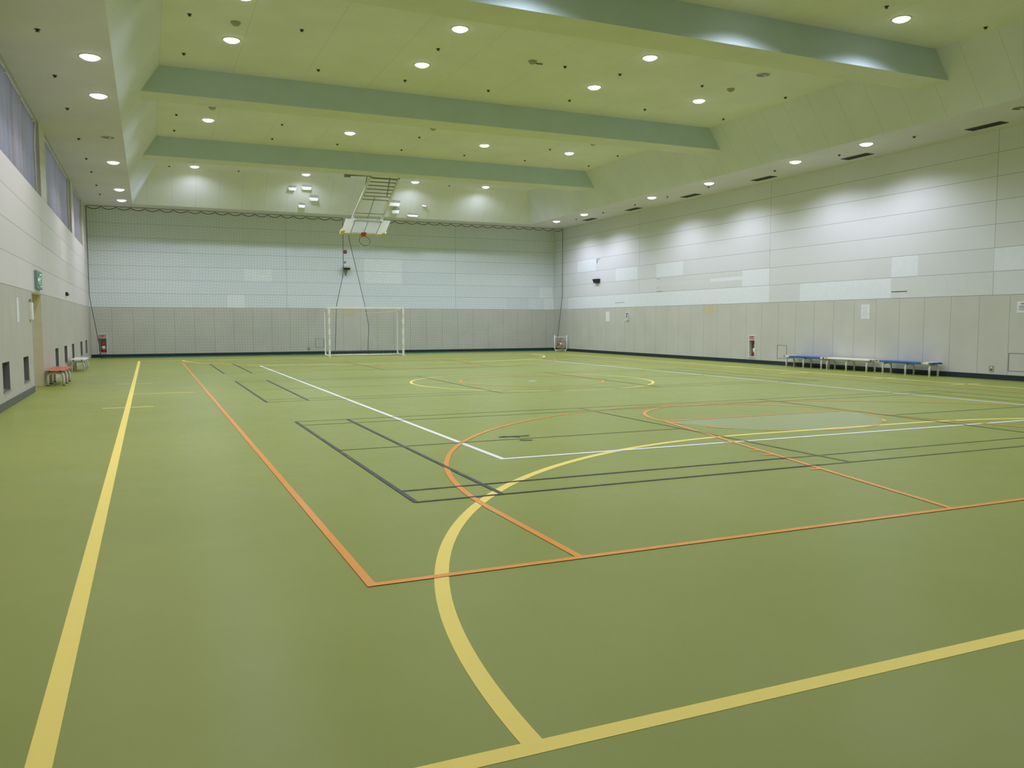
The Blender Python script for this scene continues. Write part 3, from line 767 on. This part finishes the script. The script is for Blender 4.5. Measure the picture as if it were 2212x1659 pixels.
# ------------------------------------------------------------------ safety nets in front of the far end wall
NY = 37.0
def interp(tab, z):
    if z >= tab[0][0]: return tab[0][1]
    for (z0, x0), (z1, x1) in zip(tab, tab[1:]):
        if z >= z1: return x1+(x0-x1)*(z-z1)/(z0-z1)
    return tab[-1][1]
def net(label, left, right, n_top):
    t = thing('safety_net', label, 'net', (0, NY, 0), 0, 'green safety nets at the far end')
    hooks = n_top
    def top(u): return 6.06-0.10*abs(math.sin(PI*u*hooks))
    def P(u, v):
        z_ = 0.02+(top(u)-0.02)*v
        zz = max(z_, 0.0)
        xl, xr = interp(left, zz), interp(right, zz)
        y = 0.05*math.sin(u*47.0)*(1-v)+0.03*math.sin(u*19+3*v)
        return (xl+(xr-xl)*u, y, z_)
    wid = abs(right[0][1]-left[0][1]); NU = int(wid/0.115); NVv = 50
    bm = B()
    for i in range(1, NU): tube(bm, [P(i/NU, v/12) for v in range(13)], 0.0021, 3, caps=False)
    for j in range(1, NVv):
        m = hooks*2; tube(bm, [P(k/m, j/NVv) for k in range(m+1)], .0021, 3, caps=False)
    obj('netting', bm, 'net', t)
    for u in (0, 1):
        bm = B(); tube(bm, [P(u, v/24) for v in range(25)], .013, 5); obj('edge_rope', bm, 'net_rope', t)
    bm = B(); m = hooks*6; tube(bm, [P(k/m, 1) for k in range(m+1)], .014, 5); obj('top_rope', bm, 'net_rope', t)
    bm = B(); m = hooks*2; tube(bm, [(P(k/m, 0)[0], P(k/m, 0)[1], 0.025) for k in range(m+1)], .022, 5); obj('bottom_rope', bm, 'net', t)
    bm = B(); tube(bm, [(left[0][1], 0, 6.085), (right[0][1], 0, 6.085)], .012, 6); obj('net_rail', bm, 'hoist', t)
net('green safety net across the left half of the far wall', [(2.5, -2.14), (0.6, -1.86), (0, -1.80)], [(3.65, 8.06), (2.2, 7.72), (0, 7.62)], 19)
net('green safety net across the right half of the far wall, past the goal', [(5.5, 8.30), (5.1, 8.35), (2.2, 9.02), (1.26, 9.18), (.2, 9.12), (0, 9.1)], [(2.75, 19.09), (0.0, 18.74)], 20)

# ------------------------------------------------------------------ ceiling hung basketball hoop, folded up
h = thing('basketball_hoop', 'folded basketball backboard on white arms hung from the ceiling', 'basketball hoop', (8.25, 32.0, 0))
HX, HY = 8.25, 32.0
def L(x, y, z): return Vector((x-HX, y-HY, z))
PIV = (30.45, 6.86)
ATOP, ABOT = (PIV[0], PIV[1]), (33.35, 5.62)
for s in (-1, 1):
    bm = B(); a = L(HX+s*.54, *ATOP); b = L(HX+s*.60, *ABOT); tube(bm, [a, b], .05, 10); obj('hoist_arm', bm, 'white_paint', h)
    bm = B(); tube(bm, [L(HX+s*.54, PIV[0], ZC), L(HX+s*.54, PIV[0], PIV[1]-.05)], .035, 8); obj('ceiling_hanger', bm, 'hoist', h)
    bm = B(); tube(bm, [L(HX+s*.45, 31.1, ZC), L(HX+s*.45, 31.9, 6.36)], .022, 8); obj('brace', bm, 'hoist', h)
for k, t_ in enumerate([.04, .12, .2, .28, .36, .44, .52, .85]):
    y_ = ATOP[0]+(ABOT[0]-ATOP[0])*t_; z_ = ATOP[1]+(ABOT[1]-ATOP[1])*t_; hw = .54+.06*t_
    bm = B(); tube(bm, [L(HX-hw, y_, z_), L(HX+hw, y_, z_)], .034 if k == 0 else .020, 8); obj('rung', bm, 'hoist', h)
bm = B(); tube(bm, [L(HX-.54, PIV[0], PIV[1]), L(HX-1.45, PIV[0]-.05, PIV[1]-.04)], .03, 8); box(bm, -1.55, -1.33, PIV[0]-HY-.12, PIV[0]-HY+.02, PIV[1]-.12, PIV[1]+.04); obj('drive_bar', bm, 'hoist', h)
bm = B(); tube(bm, [L(HX-.02, 31.95, 6.30), L(HX-.02, 33.2, 5.62)], .016, 8); obj('centre_strut', bm, 'hoist', h)
# backboard: local frame, top edge nearer the camera, face turned down
TOP = Vector((0, 33.10-HY, 5.56)); BOT = Vector((0, 34.02-HY, 5.11))
dn = (BOT-TOP).normalized(); nrm = Vector((1, 0, 0)).cross(dn).normalized()
if nrm.z > 0: nrm = -nrm
def bp(x, d, o): return Vector((x, 0, 0))+TOP+dn*d+nrm*o
HB = (BOT-TOP).length
def bbox(x0, x1, d0, d1, o0, o1, mat, name, parent=h):
    bm = B(); c = {}
    for ix, x in enumerate((x0, x1)):
        for jx, d in enumerate((d0, d1)):
            for kx, o in enumerate((o0, o1)): c[ix, jx, kx] = bm.verts.new(bp(x, d, o))
    for f in [((0,0,0),(1,0,0),(1,1,0),(0,1,0)), ((0,0,1),(1,0,1),(1,1,1),(0,1,1)), ((0,0,0),(1,0,0),(1,0,1),(0,0,1)), ((0,1,0),(1,1,0),(1,1,1),(0,1,1)), ((0,0,0),(0,1,0),(0,1,1),(0,0,1)), ((1,0,0),(1,1,0),(1,1,1),(1,0,1))]:
        bm.faces.new([c[q] for q in f])
    return obj(name, bm, mat, parent)
bb = bbox(-.91, .91, 0, HB, -.03, .01, 'board', 'backboard')
bbox(-.52, .53, .07, HB-.08, .010, .013, 'board_inner', 'clear_panel', bb)
for (x0, x1, d0, d1) in [(-.545, -.52, .06, HB-.07), (.53, .555, .06, HB-.07), (-.545, .555, .055, .075), (-.545, .555, HB-.085, HB-.065), (.0, .02, .07, HB-.08)]:
    bbox(x0, x1, d0, d1, .0132, .0155, 'ink', 'target_line', bb)
bbox(-.95, .95, HB-.02, HB+.06, -.05, .035, 'pad', 'edge_pad', bb)
for s in (-1, 1): bbox(min(s*.80, s*.96), max(s*.80, s*.96), HB-.20 if s < 0 else HB-.14, HB+.062, -.052, .037, 'pad', 'corner_pad', bb)
bm = B(); tube(bm, [bp(-.6, .05, -.06), bp(.6, .05, -.06)], .03, 8); obj('back_frame', bm, 'white_paint', h)
bbox(-.10, .10, HB-.16, HB+.05, .036, .075, 'rim', 'rim_plate')
bbox(-.06, .06, HB-.13, HB-.05, .07, .16, 'rim', 'rim_arm')
rc = bp(0, HB-.09, .40)
ring = [rc+.225*(math.cos(a)*Vector((1, 0, 0))+math.sin(a)*nrm) for a in [2*PI*k/32 for k in range(32)]]
bm = B(); tube(bm, ring, .011, 8, closed=True); obj('hoop_ring', bm, 'hoop', h)
bm = B()
for k in range(12):
    a0, a1 = 2*PI*k/12, 2*PI*(k+1)/12
    def hp(a, q): return rc+(.225-.09*q)*(math.cos(a)*Vector((1, 0, 0))+math.sin(a)*nrm)+Vector((0, .10, -.30))*q
    for da in (1, -1): tube(bm, [hp(a0+da*(a1-a0)*q*2, q) for q in (0, .25, .5, .75, 1)], .0035, 3, caps=False)
obj('hoop_net', bm, 'tape_white', h)

# ------------------------------------------------------------------ floor fan in the corner
f = thing('floor_fan', 'industrial floor fan in white tube frame, far right corner', 'fan', (18.76, 36.55, 0), math.radians(-24))
for s in (-1, 1):
    bm = B(); tube(bm, bend([(s*.30, 0, .80), (s*.30, 0, .06), (s*.09, 0, .06)], .10, 6), .022, 10); obj('frame_tube', bm, 'goal_white', f)
    bm = B(); tube(bm, [(s*.24, -.16, .025), (s*.24, .16, .025)], .022, 8); tube(bm, [(s*.24, 0, .03), (s*.24, 0, .06)], .018, 8); obj('foot', bm, 'goal_white', f)
bm = B(); tube(bm, [(-.30, .0, .70), (.30, .0, .70)], .016, 8); tube(bm, [(-.10, 0, .06), (.10, 0, .06)], .018, 8); obj('cross_bar', bm, 'goal_white', f)
bm = B()
for y_, rr in ((-.09, (.255, .19, .12)), (.09, (.255, .16))):
    for r_ in rr: tube(bm, [(r_*math.cos(2*PI*k/28), y_*(1 if r_ > .2 else 1.15), .37+r_*math.sin(2*PI*k/28)) for k in range(28)], .005 if r_ < .25 else .010, 5, closed=True)
    for k in range(16):
        a = 2*PI*k/16; tube(bm, [(.05*math.cos(a), y_*1.2, .37+.05*math.sin(a)), (.255*math.cos(a), y_, .37+.255*math.sin(a))], .003, 4)
for s in (-1, 1): tube(bm, [(s*.255, 0, .37), (s*.30, 0, .37)], .012, 6)
obj('fan_guard', bm, 'fan_cage', f)
for k in range(4):
    a0 = 2*PI*k/4+.3; bm = B(); rows = []
    for q in range(5):
        r_ = .05+.17*q/4; wdt = .50+.15*q/4
        rows.append([bm.verts.new((r_*math.cos(a0+wdt*(p/3-.5)*2), .035*(p/3-.5)*2, .37+r_*math.sin(a0+wdt*(p/3-.5)*2))) for p in range(4)])
    for p, q in zip(rows, rows[1:]):
        for j in range(3): bm.faces.new((p[j], p[j+1], q[j+1], q[j])).smooth = True
    o = obj('fan_blade', bm, 'fan_blade', f)
bm = B(); lathe(bm, [(0, .13), (.04, .125), (.055, .10), (.055, .0), (.045, -.0)], 20, Matrix.Translation((0, 0, .37)) @ Matrix.Rotation(PI/2, 4, 'X')); obj('hub', bm, 'goal_white', f)
bm = B(); lathe(bm, [(0, 0), (.07, 0), (.08, .03), (.08, .13), (.05, .16), (0, .16)], 20, Matrix.Translation((0, 0.02, .37)) @ Matrix.Rotation(-PI/2, 4, 'X')); obj('motor', bm, 'fan_cage', f)
bm = B(); box(bm, -.07, .07, -.02, .02, .62, .655); obj('switch_box', bm, 'black', f)

# ------------------------------------------------------------------ fire extinguishers in their niches
def text_mesh(name, s, size, mat, parent, mtx):
    cu = bpy.data.curves.new('lettering', 'FONT'); cu.body = s; cu.size = size; cu.align_x = 'CENTER'; cu.align_y = 'CENTER'; cu.extrude = 0.0008
    tmp = bpy.data.objects.new('tmp', cu); COL.objects.link(tmp)
    me = bpy.data.meshes.new_from_object(tmp.evaluated_get(bpy.context.evaluated_depsgraph_get()))
    bpy.data.objects.remove(tmp)
    o = bpy.data.objects.new(name, me); COL.objects.link(o); me.materials.clear(); me.materials.append(M[mat]); o.parent = parent; o.matrix_local = mtx; return o
def facing(loc, right, up):             # matrix whose X axis = reading direction, Y axis = up
    r_ = Vector(right); u_ = Vector(up); n_ = r_.cross(u_)
    return Matrix(((r_.x, u_.x, n_.x, loc[0]), (r_.y, u_.y, n_.y, loc[1]), (r_.z, u_.z, n_.z, loc[2]), (0, 0, 0, 1)))
def niche(label, loc, rz, w, z0, z1):
    """local: x = along the wall, -y = into the room, wall face at y = 0"""
    t = thing('extinguisher_cabinet', label, 'extinguisher cabinet', (loc[0], loc[1], 0), rz, 'extinguisher cabinets')
    bm = B(); b_ = .028
    for (a, c, d, e) in [(-w/2-b_, -w/2, z0-b_, z1+b_), (w/2, w/2+b_, z0-b_, z1+b_), (-w/2, w/2, z0-b_, z0), (-w/2, w/2, z1, z1+b_), (-w/2, w/2, z1-.15, z1-.125)]:
        box(bm, a, c, -.025, .004, d, e)
    obj('cabinet_frame', bm, 'white_paint', t)
    bm = B(); box(bm, -w/2, w/2, .188, .199, z0, z1); obj('back_panel', bm, 'niche', t)
    bm = B(); box(bm, -w/2, w/2, -.006, .004, z1-.125, z1); s = obj('label_plate', bm, 'red_label', t)
    text_mesh('lettering', '消火器', .095, 'tape_white', s, facing((0, -.008, z1-.064), (1, 0, 0), (0, 0, 1)))
    return t
def extinguisher(label, loc, rz, dx, z0):
    t = thing('fire_extinguisher', label, 'fire extinguisher', (loc[0], loc[1], z0), rz, 'fire extinguishers')
    bm = B(); lathe(bm, [(0, 0), (.070, 0), (.076, .015), (.076, .36), (.065, .41), (.03, .44), (.022, .46), (0, .46)], 24, Matrix.Translation((dx, .095, 0))); obj('cylinder', bm, 'red', t)
    bm = B(); lathe(bm, [(.0768, .14), (.0772, .14), (.0772, .28), (.0768, .28)], 24, Matrix.Translation((dx, .095, 0))); obj('instruction_label', bm, 'tape_white', t)
    bm = B(); lathe(bm, [(0, .455), (.024, .455), (.024, .49), (0, .49)], 14, Matrix.Translation((dx, .095, 0))); obj('valve', bm, 'steel', t)
    bm = B(); box(bm, dx-.015, dx+.015, .03, .16, .49, .50); box(bm, dx-.015, dx+.015, .02, .14, .515, .525); obj('handle', bm, 'black', t)
    bm = B(); tube(bm, [(dx, .095, .475), (dx-.06, .07, .47), (dx-.093, .06, .40), (dx-.092, .055, .22), (dx-.085, .055, .14)], .011, 8); tube(bm, [(dx-.085, .055, .15), (dx-.085, .055, .06)], [.012, .018], 8); obj('hose', bm, 'black', t)
yc = (NR[0]+NR[1])/2
niche('white framed extinguisher cabinet in the right wall before the benches', (XR, yc), -PI/2, NR[1]-NR[0], NR[2], NR[3])
extinguisher('red fire extinguisher inside the cabinet in the right wall', (XR, yc), -PI/2, .035, NR[2]+.001)
xc = (NB[0]+NB[1])/2
niche('white framed extinguisher cabinet in the far left corner', (xc, YB), 0, NB[1]-NB[0], NB[2], NB[3])
extinguisher('red fire extinguisher inside the far left corner cabinet', (xc, YB), 0, .03, NB[2]+.001)

# ------------------------------------------------------------------ things on the right wall
def plate(root, y0, y1, z0, z1, th, mat, name, base=0.0):
    bm = B(); box(bm, XR-base-th, XR-base, y0, y1, z0, z1); return obj(name, bm, mat, root)
def paper(label, y0, y1, z0, z1, lines, cat='paper notice', mat='paper'):
    bm = B(); box(bm, XR-.005, XR-.001, y0, y1, z0, z1); o = obj('paper_notice', bm, mat); tag(o, label, cat, 'paper notices')
    if lines:
        for (a, b, c, d, m) in lines:
            bm = B(); box(bm, XR-.0065, XR-.005, a, b, c, d); obj('print', bm, m, o)
    return o
paper('narrow blank white paper on the right wall near the far corner', 32.46, 32.80, 1.48, 1.92, None)
random.seed(3)
ln = []
for k in range(9):
    zz = 1.87-k*.038; e = 17.78+random.random()*.07; ln.append((e, 17.985, zz-.008, zz+.004, 'ink_pale'))
paper('pale printed sheet on the right wall above the white bench', 17.72, 18.03, 1.52, 1.94, ln)
ln = [(12.99, 13.19, 1.845, 1.875, 'ink'), (12.86, 13.235, 1.788, 1.808, 'ink'), (12.86, 13.24, 1.748, 1.766, 'ink'), (12.90, 13.24, 1.708, 1.722, 'ink')]
paper('white notice with bold grey text at the right edge of the picture', 12.78, 13.285, 1.645, 1.915, ln)
p = thing('wall_phone', 'white wall handset unit on the right wall, beside the narrow paper', 'wall phone', (XR, 30.95, 1.68))
def pp(name, y0, y1, z0, z1, x0, x1, mat, bev=.004):
    bm = B(); box(bm, -x1, -x0, y0, y1, z0, z1, bev=bev); obj(name, bm, mat, p)
pp('back_plate', -.17, .18, -.19, .18, .0, .02, 'paper'); pp('label_strip', -.12, .12, .10, .16, .02, .026, 'ink')
pp('handset', -.15, -.09, -.13, .09, .02, .07, 'horn_white', .015); pp('speaker_panel', -.04, .09, -.03, .08, .02, .03, 'steel')
bm = B(); tube(bm, [(-.03, -.10, -.12), (-.03, -.04, -.20), (-.03, .05, -.17), (-.03, .10, -.05), (-.03, .06, .04)], .010, 6); obj('cord', bm, 'detector', p)
t = thing('wall_speaker', 'small black speaker box high on right wall near the far corner', 'speaker', (XR, 33.58, 3.35))
bm = B()
vs = [(-.0, -.24, .09), (-.0, .24, .09), (-.16, .24, .09), (-.16, -.24, .09), (-.0, -.20, -.09), (-.0, .20, -.09), (-.10, .20, -.09), (-.10, -.20, -.09)]
V = [bm.verts.new(v) for v in vs]
for q in [(0,1,2,3), (4,5,6,7), (0,1,5,4), (1,2,6,5), (2,3,7,6), (3,0,4,7)]: bm.faces.new([V[i] for i in q])
obj('speaker_body', bm, 'black', t)
bm = B(); quad(bm, [(-.162, -.22, .075), (-.162, .22, .075), (-.108, .18, -.078), (-.108, -.18, -.078)]); obj('speaker_grille', bm, 'black', t)
def outlet(label, loc, rz):
    t = thing('wall_outlet', label, 'outlet', loc, rz, 'wall outlets')
    bm = B(); box(bm, -.06, .06, -.012, -.0005, -.075, .075, bev=.003); obj('cover_plate', bm, 'detector', t)
    for q in (-.03, .03):
        bm = B(); box(bm, -.02, .02, -.015, -.012, q-.016, q+.016); obj('socket', bm, 'paper' if q > 0 else 'sprinkler', t)
outlet('beige double outlet low on the right wall past the benches', (XR, 13.88, .27), -PI/2)
outlet('small dark outlet low on the far wall left of the goal', (6.65, YB, .27), 0)

# ------------------------------------------------------------------ things on the left wall
e = thing('exit_sign', 'lit green exit sign box on the left wall above the doorway', 'exit sign', (XL, 20.78, 2.365), PI/2)
# local: x along the wall (world +Y), y into the wall (world -X), z up
EW, EH = .36, .145
bm = B(); box(bm, -EW-.10, EW+.10, -.055, -.001, -EH-.05, EH+.05, bev=.006); obj('sign_casing', bm, 'grey_blue', e)
bm = B(); box(bm, -EW, EW, -.058, -.055, -EH+.01, EH); pn = obj('sign_panel', bm, 'exit_green', e)
def epoly(pts, name='pictogram'):
    bm = B(); flat_poly(bm, [(x, -.0588, z) for x, z in pts]); obj(name, bm, 'exit_white', pn, recalc=False)
epoly([(.08, -.14), (.33, -.14), (.33, .145), (.08, .145), (.08, .12), (.30, .12), (.30, -.12), (.08, -.12)], 'pictogram_door')
epoly([(.03+.026*math.cos(2*PI*k/14), .105+.026*math.sin(2*PI*k/14)) for k in range(14)], 'pictogram_head')
epoly([(.0, .075), (.045, .07), (.10, .04), (.15, .045), (.15, .025), (.095, .015), (.055, .035), (.04, -.01), (.085, -.045), (.075, -.11), (.05, -.11), (.055, -.06), (.01, -.03), (-.03, -.085), (-.09, -.085), (-.09, -.06), (-.045, -.06), (-.005, .0), (.005, .04), (-.03, .03), (-.055, -.005), (-.075, .005), (-.045, .055)], 'pictogram_runner')
epoly([(-.33, .0), (-.24, .07), (-.24, .025), (-.13, .025), (-.13, -.025), (-.24, -.025), (-.24, -.07)], 'pictogram_arrow')
t = thing('notice_holder', 'slim white notice holder on the left wall beside the doorway', 'notice holder', (XL, 19.40, 1.70))
bm = B(); box(bm, .0005, .05, -.12, .12, -.20, .15, bev=.004); obj('holder_case', bm, 'white_paint', t)
bm = B(); box(bm, .05, .053, -.10, .10, -.18, .13); obj('notice_sheet', bm, 'paper', t)
bm = B(); box(bm, .0005, .04, -.10, .10, .17, .22, bev=.004); obj('holder_top', bm, 'steel', t)
bm = B(); box(bm, XL+.001, XL+.005, 17.55, 17.80, 1.45, 1.90); tag(obj('paper_notice', bm, 'patch_light'), 'faint blank paper strip on the left dado near the doorway', 'paper notice', 'paper notices')
t = thing('wall_camera', 'small dark box on the left wall just above the dado', 'wall box', (XL, 27.60, 2.28))
bm = B(); box(bm, .0005, .06, -.09, .09, -.05, .06, bev=.006); obj('camera_body', bm, 'black', t)
bm = B(); lathe(bm, [(0, .03), (.03, .03), (.035, 0)], 14, Matrix.Translation((.06, 0, 0)) @ Matrix.Rotation(PI/2, 4, 'Y')); obj('camera_lens', bm, 'dark_glass', t)

# ------------------------------------------------------------------ things on the far wall
t = thing('alarm_bell', 'round dark red bell on the far wall above the horn speaker', 'alarm bell', (8.39, YB, 4.69), 0)
bm = B(); lathe(bm, [(.08, 0), (.085, .03), (.05, .06), (0, .065)], 20, Matrix.Rotation(PI/2, 4, 'X')); obj('bell_dome', bm, 'bell', t)
bm = B(); lathe(bm, [(0, .085), (.02, .083), (.022, .06)], 12, Matrix.Rotation(PI/2, 4, 'X')); obj('bell_boss', bm, 'pad', t)
t = thing('wall_button', 'small round grey knob on the far wall between bell and horn', 'knob', (8.37, YB, 4.22), 0)
bm = B(); lathe(bm, [(.05, 0), (.05, .03), (.03, .04), (0, .042)], 16, Matrix.Rotation(PI/2, 4, 'X')); obj('knob_cap', bm, 'grey_blue', t)
t = thing('horn_speaker', 'ivory topped horn speaker bracketed on the far wall above the goal', 'horn speaker', (8.42, YB, 3.92), 0)
bm = B(); box(bm, -.15, .15, -.30, -.001, .03, .13, bev=.012); obj('horn_hood', bm, 'horn_white', t)
bm = B(); box(bm, -.13, .13, -.28, -.02, -.06, .03); obj('driver_box', bm, 'black', t)
bm = B(); lathe(bm, [(.11, -.06), (.075, -.15), (.045, -.26), (.025, -.33), (0, -.33)], 16, Matrix.Translation((-.05, -.13, 0))); obj('horn_cone', bm, 'horn_green', t)
